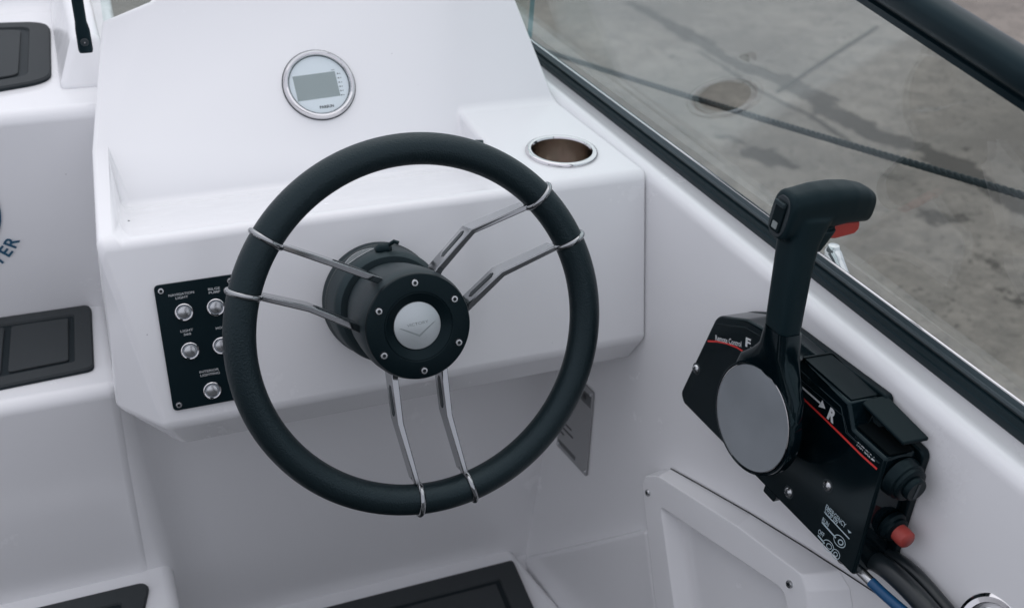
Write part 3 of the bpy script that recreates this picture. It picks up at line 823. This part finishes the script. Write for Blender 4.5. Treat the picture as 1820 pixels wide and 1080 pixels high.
mat_pad('footwell_mat', 'dark foam mat on the foot platform below the wheel', [nl, nr, fr, fl], z, [(0, .48), (.50, 1)], r=.006, border=.030, groove=.007, group='dark foam footwell mats')

# ================================================================== WALL STICKER
def sticker():
    c = at_y((-104, 384), 1.2555)
    root = thing('round_sticker', 'round dark blue sticker with curved lettering on the upper step riser', 'sticker', frame(np.array(c), (1, 0, 0), (0, 0, 1), (0, -1, 0)))
    R = .0600
    prism('disc', circle(R, 72), .0002, .0007, BLUEST, root)
    for ch, a in (('R', -33), ('E', -43), ('T', -52.5)):
        aa = rad(a); rr = R + .0235
        text(ch, BLUEST, root, flat(rr * math.cos(aa), rr * math.sin(aa), .0006, aa + rad(90)), height=.0142, bold=.02)
sticker()

# ================================================================== FRAME ON THE HULL SIDE
WD = np.array([-.081, 1, .075]); WD /= np.linalg.norm(WD); WD -= NW * (WD @ NW); WD /= np.linalg.norm(WD)
WU = -WD; WV = np.cross(NW, WU)                      # aft, up the wall
WO = np.array(on_plane((1400, 725), W1, NW))
WM = frame(WO, WU, WV, NW)
def wl(p, wz=0.0):                                   # photo point on the plane wz inboard of the wall -> (aft, up)
    q = np.array(on_plane(p, WO + NW * wz, NW)) - WO
    return (float(q @ WU), float(q @ WV))

def builder_plate():
    a, b, c = wl((1058, 697)), wl((1045, 847)), wl((992, 790))
    d = (c[0] + a[0] - b[0], c[1] + a[1] - b[1])
    root = thing('builder_plate', 'grey printed plate on the hull side under the console', 'plate', WM)
    prism('plate', round_poly([a, d, c, b], .004), .0006, .0026, PLATE, root, bevel=.0006, seg=2)
    L = lambda s, t: (c[0] + (b[0] - c[0]) * s + (d[0] - c[0]) * t, c[1] + (b[1] - c[1]) * s + (d[1] - c[1]) * t)
    ang = math.atan2(b[1] - c[1], b[0] - c[0])
    def bar(s0, s1, t, h, m):
        p = [L(s0, t), L(s1, t), L(s1, t + h), L(s0, t + h)]; prism('print_line', p, .0026, .0028, m, root)
    dk = mat('plate_print', (.035, .035, .04), rough=.5); gr = mat('plate_band', (.09, .095, .10), rough=.35)
    bar(.05, .62, .05, .05, gr); bar(.45, .95, .80, .13, gr)
    for t, s1 in ((.20, .22), (.27, .50), (.34, .44), (.41, .30), (.48, .36), (.55, .3)):
        bar(.06, s1, t, .022, dk)
    bar(.72, .80, .84, .06, dk)
    for s, t in ((.93, .95), (.94, .045), (.06, .045), (.06, .95)):
        x, y = L(s, t); lathe('rivet', [(.0028, .0026), (.0024, .0036), (.00001, .0038)], STEEL, root, n=14, c=(x, y))
builder_plate()
def fairing():
    pp = [wl(q, .012) for q in ((930, 990), (1148, 939), (1180, 1180), (960, 1180))]
    o = prism('wall_fairing', pp, -.02, .012, GEL, None, bevel=.007, seg=4); o.matrix_world = WM
    tag(o, 'low white fairing at the foot of the hull side', kind='structure')
fairing()

def side_pocket():
    """moulded side pocket screwed to the hull side, lower right"""
    D = .026
    root = thing('side_pocket', 'white moulded pocket frame screwed to the hull side at lower right', 'side pocket', WM)
    tl = wl((1143, 846), D); tl2 = wl((1182, 832), D * .5); tr = wl((1545, 1050), D); bl = wl((1168, 1095), D)
    k = 1.6
    out = [tl, (tl[0] + .025, tl[1] + .020), wl((1500, 1019), D * .55), wl((1800, 1205), D * .55), (bl[0] + .52, bl[1] - .02), (bl[0] + (bl[0] - tl[0]) * .25, bl[1] - .03)]
    # front face ring between the outline (visible edge) and the recess
    RR = [.006, .008, .01, .02, .006, .008, .004, .004]
    fo = round_poly([wl(q, D) for q in ((1141, 862), (1146, 846), (1170, 846), (1310, 935), (1425, 1022), (1432, 1050), (1452, 1250), (1185, 1250))], RR, 5)
    bo = round_poly([wl(q, .0005) for q in ((1164, 846), (1172, 836), (1193, 833), (1335, 914), (1490, 1012), (1510, 1045), (1540, 1250), (1215, 1250))], RR, 5)
    ip = [Vector(wl(q, D)) for q in ((1172, 897), (1394, 1046), (1425, 1230), (1218, 1230))]
    def inner(dd):                                   # recess outline moved inwards by dd, corners rounded
        sg = 1 if sum(ip[k - 1].x * ip[k].y - ip[k].x * ip[k - 1].y for k in range(4)) > 0 else -1; out_ = []
        for k in range(4):
            e1 = (ip[k] - ip[k - 1]).normalized(); e2 = (ip[(k + 1) % 4] - ip[k]).normalized()
            n1 = Vector((-e1.y, e1.x)) * sg; n2 = Vector((-e2.y, e2.x)) * sg; m_ = n1 + n2
            out_.append(tuple(ip[k] + m_ * (dd / max(m_.length_squared / 2, 1e-6))))
        return round_poly(out_, [.005, .016, .003, .003], 7)
    lerp = lambda A, B, t: [(a[0] + (b[0] - a[0]) * t, a[1] + (b[1] - a[1]) * t) for a, b in zip(A, B)]
    bm = bmesh.new()
    def ring(pts, zz): return [bm.verts.new((x, y, zz)) for x, y in pts]
    def shift(pts, a):
        o_ = []; n = len(pts)
        sg = 1 if sum(pts[i - 1][0] * pts[i][1] - pts[i][0] * pts[i - 1][1] for i in range(n)) > 0 else -1
        for i in range(n):
            p, q, r_ = [Vector(pts[j % n]).to_2d() for j in (i, i - 1, i + 1)]
            t = (r_ - q)
            if t.length < 1e-9: o_.append(tuple(p)); continue
            t.normalize(); nn = Vector((t.y, -t.x)) * sg
            o_.append(tuple(p + nn * a))
        return o_
    rings_o = [ring(bo, .0003), ring(lerp(fo, bo, .22), D * .80), ring(lerp(fo, bo, .10), D * .92), ring(lerp(fo, bo, .03), D * .985), ring(shift(fo, -.001), D)]
    rings_i = [ring(inner(a_), D * h_) for a_, h_ in ((0, 1), (.0012, .97), (.0028, .86), (.0085, .45), (.011, .34), (.015, .30))]
    def strip(a, b):
        n = len(a)
        for i in range(n): bm.faces.new((a[i], a[(i + 1) % n], b[(i + 1) % n], b[i]))
    for a, b in zip(rings_o, rings_o[1:]): strip(a, b)
    for a, b in zip(rings_i, rings_i[1:]): strip(a, b)
    bm.faces.new(rings_i[-1])
    # bridge front
    ed = []
    for rg in (rings_o[-1], rings_i[0]):
        for i in range(len(rg)):
            e = bm.edges.get((rg[i], rg[(i + 1) % len(rg)])); ed.append(e)
    bmesh.ops.triangle_fill(bm, use_beauty=True, use_dissolve=False, edges=ed)
    bmesh.ops.recalc_face_normals(bm, faces=bm.faces)
    me = bpy.data.meshes.new('pocket_frame'); bm.to_mesh(me); bm.free()
    for p in me.polygons: p.use_smooth = True
    o = link('pocket_frame', me, GEL, root)
    wn = o.modifiers.new('normals', 'WEIGHTED_NORMAL'); wn.weight = 100; wn.mode = 'FACE_AREA'
    # upper backing flange that runs aft behind the frame, and the dark joint line along its top
    ribbon('joint_line', [wl(q, .001) for q in ((1192, 832), (1250, 864), (1335, 912.5), (1430, 971), (1500, 1016), (1640, 1108), (1760, 1188))], .0015, .0012, SEAM, root)
    # lower aft lobe of the frame seen right of the recess
    for p in ((1152, 875), (1404, 1037)):
        x, y = wl(p, D); hexbolt(root, x, y, D - .0003, .0040, name='screw')
side_pocket()

# ================================================================== THROTTLE / REMOTE CONTROL BOX
def remote_control():
    root = thing('remote_control', 'black boat throttle control box with upright lever on the hull side', 'throttle control', WM)
    D = .045
    back = round_poly([(-.104, -.048), (-.084, .058), (-.044, .081), (.104, .091), (.112, .074), (.158, .072), (.172, -.050), (.16, -.056), (-.092, -.056)], [.012, .02, .02, .006, .006, .008, .008, .004, .008], 5)
    prism('back_plate', back, .0005, .010, SATIN, root, bevel=.002, seg=3)
    fr = [(-.1005, -.046), (-.0815, .0600), (-.0420, .0805), (-.02, .0845), (.035, .0858), (.0985, .0865), (.1125, .0690), (.1520, .0690), (.1665, -.0470), (-.0920, -.0530)]
    rr = [.010, .018, .03, .02, .01, .003, .003, .004, .004, .008]
    fr2 = round_poly(fr, rr, 6)
    body = prism('housing', fr2, .0095, D, GLOSS, root, bevel=.0028, seg=4)
    # raised rim round the label sector, upper edge
    rim = [(-.078, .052), (-.04, .0725), (-.018, .0770), (.036, .0780), (.0930, .0782), (.1070, .0615), (.1480, .0615)]
    tube('label_rim', [(x, y, D + .0002) for x, y in bez([(a, b, 0) for a, b in rim][0:7], 4) for _ in (0,)] if False else [(x, y, D + .0003) for x, y in rim], .0007, GLOSS, root, n=8)
    # top deck of the housing (dull strip) and the grey flip lever
    tp = [(.030, .0861), (.0985, .0868)]
    prism('top_deck', [(.032, .010), (.0965, .010), (.0965, .0405), (.032, .0405)], 0, .0012, SATIN, root).matrix_local = Matrix(((1, 0, 0, 0), (0, 0, 1, .0864), (0, 1, 0, 0), (0, 0, 0, 1)))
    # bay's shade laid on as a black sheet, fast idle flap over it
    bay = prism('bay_shade', [(.1000, .0700), (.1500, .0700), (.1500, .0712), (.1000, .0712)], .013, .040, VOID, root)
    fl = [wl((1529, 711), .030), wl((1576, 701), .006), wl((1652, 777), .006), wl((1606, 786), .030)]
    z4 = [.030, .006, .006, .030]
    v = [(p[0], p[1], zz) for p, zz in zip(fl, z4)]; v2 = [(p[0] + .0005, p[1] - .0032, zz) for p, zz in zip(fl, z4)]
    build('idle_flap', v + v2, [(0, 1, 2, 3), (4, 5, 6, 7), (0, 1, 5, 4), (1, 2, 6, 5), (2, 3, 7, 6), (3, 0, 4, 7)], SATIN, root, bevel=.0012, seg=2)
    prism('idle_cam', [(.1020, .0712), (.1180, .0712), (.1170, .0745), (.1040, .0745)], .018, .022, HUBGREY, root)
    # screws
    for p in ((1238, 655), (1402, 874), (1471, 863)):
        x, y = wl(p, D)
        lathe('screw_recess', [(.0062, D + .0001), (.0060, D + .0003), (.0048, D + .0002)], INK, root, n=20, c=(x, y))
        cross_screw(root, x, y, D, .0046)
    # aft end: key switch, stop button
    M = frame((.1600, .035, .026), (0, 1, 0), (0, 0, 1), (1, 0, 0))
    def aft(name, prof, m, p, zz, par=root, n=40):
        o = lathe(name, prof, m, par, n=n); o.matrix_local = frame((.1570 - (p - .035) * .12, p, zz), (0, 1, 0), (0, 0, 1), (1, .0, 0)); return o
    ks = aft('key_switch', [(.0185, 0), (.0185, .003), (.0172, .0055), (.0172, .009), (.0155, .010), (.0155, .013), (.0130, .0145), (.0105, .0145), (.0105, .0185), (.0095, .020), (.00001, .020)], SATIN, .0500, .0245)
    prism('key_slot', [(-.0075, -.0016), (.0075, -.0016), (.0075, .0016), (-.0075, .0016)], .0190, .0204, INK, ks)
    sb = aft('stop_socket', [(.0135, 0), (.0135, .004), (.0112, .006), (.0112, .0085), (.0078, .010), (.0078, .014)], SATIN, .0010, .0185)
    cap = lathe('stop_button', [(.0060, .009), (.0078, .0095), (.0082, .015), (.0078, .0205), (.0060, .0222), (.00001, .0226)], REDCAP, root, n=40); cap.matrix_local = frame((.1570 - (.0010 - .035) * .12, .0010, .0185), (0, 1, 0), (0, 0, 1), (1, .0, 0))
    # hub drum and grey disc
    c = wl((1335.5, 742.5), .083); pc = (c[0], c[1])
    lathe('lever_drum', [(.0300, .0445), (.0310, .0540), (.0390, .0640), (.0490, .0690), (.0518, .0720), (.0520, .0790), (.0512, .0826), (.0498, .0830), (.0490, .0822)], GLOSS, root, n=96, c=pc)
    lathe('disc_edge', [(.0487, .0818), (.0485, .0832), (.0478, .0834)], CHROME, root, n=96, c=pc)
    lathe('drum_disc', [(.0480, .0826), (.0476, .0833), (.00001, .0833)], DISC, root, n=96, c=pc)
    # faint drainage lug under the drum
    prism('lug', round_poly([(c[0] + .006, -.0565), (c[0] + .022, -.0565), (c[0] + .024, -.045), (c[0] + .006, -.045)], .002, 3), .030, .044, GLOSS, root, bevel=.001, seg=2)
    # lever arm: gloss neck that flares into the drum
    def loft(name, secs, m, par=root, bev=0, k=20, power=.45):
        v = []; f = []
        for (cx, cy, cz, ax_, az, tilt) in secs:
            for i in range(k):
                a = 2 * math.pi * i / k; ca, sa_ = math.cos(a), math.sin(a)
                x = ax_ * math.copysign(abs(ca) ** power, ca); zz = az * math.copysign(abs(sa_) ** power, sa_)
                v.append((cx + x, cy + x * tilt, cz + zz))
        for i in range(len(secs) - 1):
            for j in range(k): f.append((i * k + j, i * k + (j + 1) % k, (i + 1) * k + (j + 1) % k, (i + 1) * k + j))
        f += [tuple(range(k)), tuple(range((len(secs) - 1) * k, len(secs) * k))]
        return build(name, v, f, m, par)
    shade(loft('lever_neck', [(.0385, .050, .0755, .0460, .0070, .0), (.0372, .076, .0755, .0400, .0075, 0), (.0362, .090, .0745, .0265, .0100, 0), (.0352, .102, .0745, .0180, .0118, 0), (.0340, .1235, .0775, .0140, .0118, .08)], GLOSS, k=32), 50)
    # rubber grip and T-shaped head: one continuous moulding
    bm = bmesh.new()
    def add_loft(secs, k=28, power=.5, axis='v'):
        rings = []
        for (cu, cv_, cw, a1, a2) in secs:
            rg = []
            for i in range(k):
                a = 2 * math.pi * i / k; ca, sa_ = math.cos(a), math.sin(a)
                p1 = a1 * math.copysign(abs(ca) ** power, ca); p2 = a2 * math.copysign(abs(sa_) ** power, sa_)
                rg.append(bm.verts.new((cu + p1, cv_, cw + p2) if axis == 'v' else (cu + p1, cv_ + p2, cw)))
            rings.append(rg)
        for a, b in zip(rings, rings[1:]):
            for i in range(k): bm.faces.new((a[i], a[(i + 1) % k], b[(i + 1) % k], b[i]))
        bm.faces.new(rings[0]); bm.faces.new(rings[-1])
    add_loft([(.0335, .1225, .0775, .0142, .0120), (.0300, .140, .0775, .0146, .0122), (.0225, .175, .0770, .0150, .0128), (.0165, .200, .0750, .0155, .0145), (.0130, .2215, .0700, .0155, .0200)], power=.55)
    add_loft([(.0120, .2205, .0985, .0115, .0190), (.0120, .2210, .0960, .0138, .0210), (.0118, .2225, .086, .0145, .0205), (.0112, .2250, .070, .0152, .0205), (.0105, .2270, .050, .0155, .0190),
              (.0098, .2275, .030, .0150, .0172), (.0090, .2255, .014, .0140, .0158), (.0085, .2230, .005, .0125, .0142), (.0083, .2210, .001, .0090, .0115)], power=.66, axis='w')
    add_loft([(.0150, .1900, .0640, .0120, .0120), (.0130, .2080, .0580, .0125, .0190)], power=.6)
    bmesh.ops.recalc_face_normals(bm, faces=bm.faces)
    me = bpy.data.meshes.new('grip'); bm.to_mesh(me); bm.free()
    for p in me.polygons: p.use_smooth = True
    g = link('grip', me, RUBBER, root)
    r_ = g.modifiers.new('remesh', 'REMESH'); r_.mode = 'VOXEL'; r_.voxel_size = .0013; r_.use_smooth_shade = True
    s_ = g.modifiers.new('smooth', 'SMOOTH'); s_.factor = .5; s_.iterations = 9
    # trim rocker on the inboard end of the head
    hc = (.0120, .2202)
    ov = lambda a, b, n=32: [(hc[0] + a * math.copysign(abs(math.cos(2 * math.pi * i / n)) ** .8, math.cos(2 * math.pi * i / n)), hc[1] + b * math.copysign(abs(math.sin(2 * math.pi * i / n)) ** .8, math.sin(2 * math.pi * i / n))) for i in range(n)]
    prism('switch_bezel', ov(.0098, .0180), .0955, .0992, INK, root, bevel=.0008, seg=2)
    sw = prism('trim_switch', rrect(hc[0] - .0062, hc[0] + .0062, hc[1] - .0135, hc[1] + .0135, .003), .0985, .1012, SATIN, root, bevel=.001, seg=2)
    prism('rocker_lip', rrect(hc[0] - .0062, hc[0] + .0062, hc[1] + .0095, hc[1] + .0135, .0015), .1005, .1035, HUBGREY, sw, bevel=.0008, seg=2)
    prism('rocker_mark', rrect(hc[0] - .003, hc[0] + .003, hc[1] - .0105, hc[1] - .0045, .001), .1008, .1016, GREYINK, sw)
    # red neutral-lock trigger under the head
    v = []
    for zz in (.052, .010):
        pass
    prof = [(.052, .1985), (.050, .2065), (.030, .2105), (.012, .2105), (.0105, .2035), (.014, .1995), (.034, .1965)]
    n = len(prof); v = [(.002, b, a) for a, b in prof] + [(.0175, b, a) for a, b in prof]
    build('lock_trigger', v, [tuple(range(n)), tuple(range(n, 2 * n))] + [(i, (i + 1) % n, n + (i + 1) % n, n + i) for i in range(n)], REDPL, root, bevel=.0012, seg=3)
    # ---------------- printing on the housing
    zt = D + .00035
    def along(s, pa, pb, h, m=LETTER, bold=.015):
        a, b = wl(pa, D), wl(pb, D); L_ = math.hypot(b[0] - a[0], b[1] - a[1]); an = math.atan2(b[1] - a[1], b[0] - a[0])
        text(s, m, root, flat(a[0], a[1], zt, an), height=h, width=L_, bold=bold, align='LEFT')
    WHT = mat('white_print', (.62, .64, .65), rough=.5)
    along('Remote Control', (1272, 604), (1318, 616), .0052, WHT)
    along('F', (1325, 614), (1334, 618), .0082, WHT, .04)
    def path(pp, wd, m, nm='printed_line'): ribbon(nm, [wl(p, D) for p in pp], wd, zt - .0001, m, root)
    path([(1258, 606), (1275, 606.5), (1292, 610), (1310, 617), (1327, 628)], .0018, RED, 'red_line')
    path([(1426, 706), (1460, 738), (1500, 777), (1530, 807), (1559, 833)], .0020, RED, 'red_line')
    path([(1334, 617), (1346, 622)], .0013, WHT)
    path([(1424, 686), (1458, 716)], .0018, WHT)
    a = [wl(p, D) for p in ((1455, 722), (1467, 726), (1462, 711))]; prism('arrow_head', a, zt - .0002, zt, WHT, root)
    along('R', (1470, 741), (1482, 752), .0105, WHT, .05)
    along('FAST IDLE', (1523, 790.5), (1547, 813.5), .0036, WHT)
    a = [wl(p, D) for p in ((1548, 815), (1555, 820), (1554, 811))]; prism('arrow_head', a, zt - .0002, zt, WHT, root)
    path([(1421, 672), (1500, 740), (1507, 768), (1560, 822)], .0006, mat('moulded_line', (.03, .04, .045), rough=.3), 'moulded_line')
    along('EMERGENCY', (1467, 902), (1502, 938), .0046, DECAL)
    along('STOP SW.', (1465, 909), (1489, 934), .0046, DECAL)
    path([(1467, 911), (1510, 957)], .0012, DECAL)
    along('RUN', (1461, 925), (1472, 936), .0046, DECAL)
    along('OFF', (1454, 946), (1464, 955), .0046, DECAL)
    path([(1461, 927), (1486, 955)], .0017, DECAL); path([(1454, 950), (1466, 965)], .0017, DECAL)
    a = [wl(p, D) for p in ((1507, 940), (1514, 946), (1509, 946.5))]; prism('arrow_head', a, zt - .0002, zt, DECAL, root)
    def loop(cx, cy, a_, b_, th, wd=.0008):
        pts = []
        for i in range(25):
            t = 2 * math.pi * i / 24; x = a_ * math.cos(t); y = b_ * math.sin(t)
            pts.append(wl((cx + x * math.cos(th) - y * math.sin(th), cy + x * math.sin(th) + y * math.cos(th)), D))
        ribbon('pictogram', pts, wd, zt - .0001, DECAL, root)
    loop(1492.5, 961, 13, 8, rad(52)); loop(1494.5, 963, 5, 3.8, rad(52), .0011)
    loop(1472.5, 969, 12, 7.5, rad(52)); loop(1474, 970, 5.5, 3.8, rad(52)); loop(1485.5, 984, 9.5, 6.5, rad(62)); loop(1485.5, 984, 4, 3, rad(62))
    return root
remote_control()

# ================================================================== CABLES
def P3(p, wz): x, y = wl(p, wz); return tuple(WM @ Vector((x, y, wz)))
def cables():
    c = tube('control_cable', bez([P3((1500, 985), .020), P3((1538, 992), .022), P3((1570, 1005), .024), P3((1620, 1050), .026), P3((1680, 1118), .028), P3((1750, 1200), .03)], 10), .0088, CABLE, None, n=20)
    tag(c, 'thick black control cable nearest the blue cable under the throttle', 'cable', 'control cables')
    c = tube('control_cable', bez([P3((1540, 968), .008), P3((1580, 985), .009), P3((1625, 1018), .009), P3((1672, 1070), .010), P3((1720, 1130), .011), P3((1770, 1200), .012)], 10), .0062, CABLE, None, n=20)
    tag(c, 'thinner black cable against the hull side under the throttle', 'cable', 'control cables')
    a, b = P3((1527, 1012), .034), P3((1549, 1034), .034)
    root = thing('blue_cable', 'blue cable with metal end sleeve hanging from the throttle box', 'cable', Matrix.Translation(a))
    rel = lambda p: tuple(Vector(p) - Vector(a))
    tube('sleeve', [rel(a), rel(b)], .0044, STEEL, root, n=16)
    tube('sheath', [rel(p) for p in bez([b, P3((1572, 1056), .034), P3((1612, 1090), .034), P3((1690, 1150), .034)], 8)], .0046, BLUE, root, n=16)
cables()

# ================================================================== CHROME FITTING, lower right
def fitting():
    x, y = wl((1750, 1124), .012)
    M = WM @ Matrix.Translation((x, y, .0005)) @ Matrix.Rotation(rad(-25), 4, 'X')
    root = thing('rod_holder', 'polished steel round fitting on the hull side at the lower right corner', 'fitting', M)
    lathe('flange', [(.0285, -.004), (.0285, .006), (.0270, .0095), (.0240, .011), (.0200, .010), (.0195, .002)], CHROME, root, n=64)
    lathe('sleeve', [(.0196, .009), (.0190, -.030)], STEEL, root, n=48)
    lathe('insert', [(.0165, .004), (.0160, .0085), (.0150, .009), (.00001, .007)], CHROME, root, n=40)
fitting()

# ================================================================== OUTSIDE: CLEAT AND ROPE
def cleat():
    a = at_x((1480, 448), .672); b = at_x((1592, 609), .672)
    root = thing('mooring_cleat', 'polished steel mooring cleat outside the windscreen beside the lever', 'cleat', Matrix.Translation((a + b) / 2))
    m = (a + b) / 2; A = a - m; B = b - m; dn = Vector((0, 0, -.011))
    tube('horn', bez([A, A * .55 + dn * .9, dn * 1.5, B * .55 + dn * .9, B], 8), [.0085 if i < 3 else (.0065 + .002 * abs(i - 16) / 16) for i in range(33)], CHROME, root, n=16)
    for k, e in enumerate((A, B)):
        s = lathe('horn_tip', [(.00001, .0085), (.0055, .0075), (.0085, .003), (.0085, -.003), (.0055, -.0075), (.00001, -.0085)], CHROME, root, n=20); s.location = e
    for s in (.25, -.25):
        tube('foot', [A * s + dn * 1.2, A * s + dn * 2.6], [.007, .010], CHROME, root, n=16)
cleat()
def rope():
    p0 = at_x((930, 72), .82); p1 = at_x((1830, 337), 1.02)
    d = p1 - p0; p0 = p0 - d * .35; p1 = p1 + d * .5; d = p1 - p0; L = d.length; t = d.normalized(); a = t.orthogonal().normalized(); b = t.cross(a)
    root = thing('mooring_rope', 'taut black twisted rope stretched outside the windscreen', 'rope')
    n = 420
    for s in range(3):
        pts = []
        for i in range(n + 1):
            q = i / n; ph = 2 * math.pi * (q * L / .030 + s / 3)
            sag = -.012 * math.sin(math.pi * q)
            pts.append(p0 + d * q + (a * math.cos(ph) + b * math.sin(ph)) * .0024 + Vector((0, 0, sag)))
        tube('strand', pts, .0029, ROPE, root, n=8)
rope()
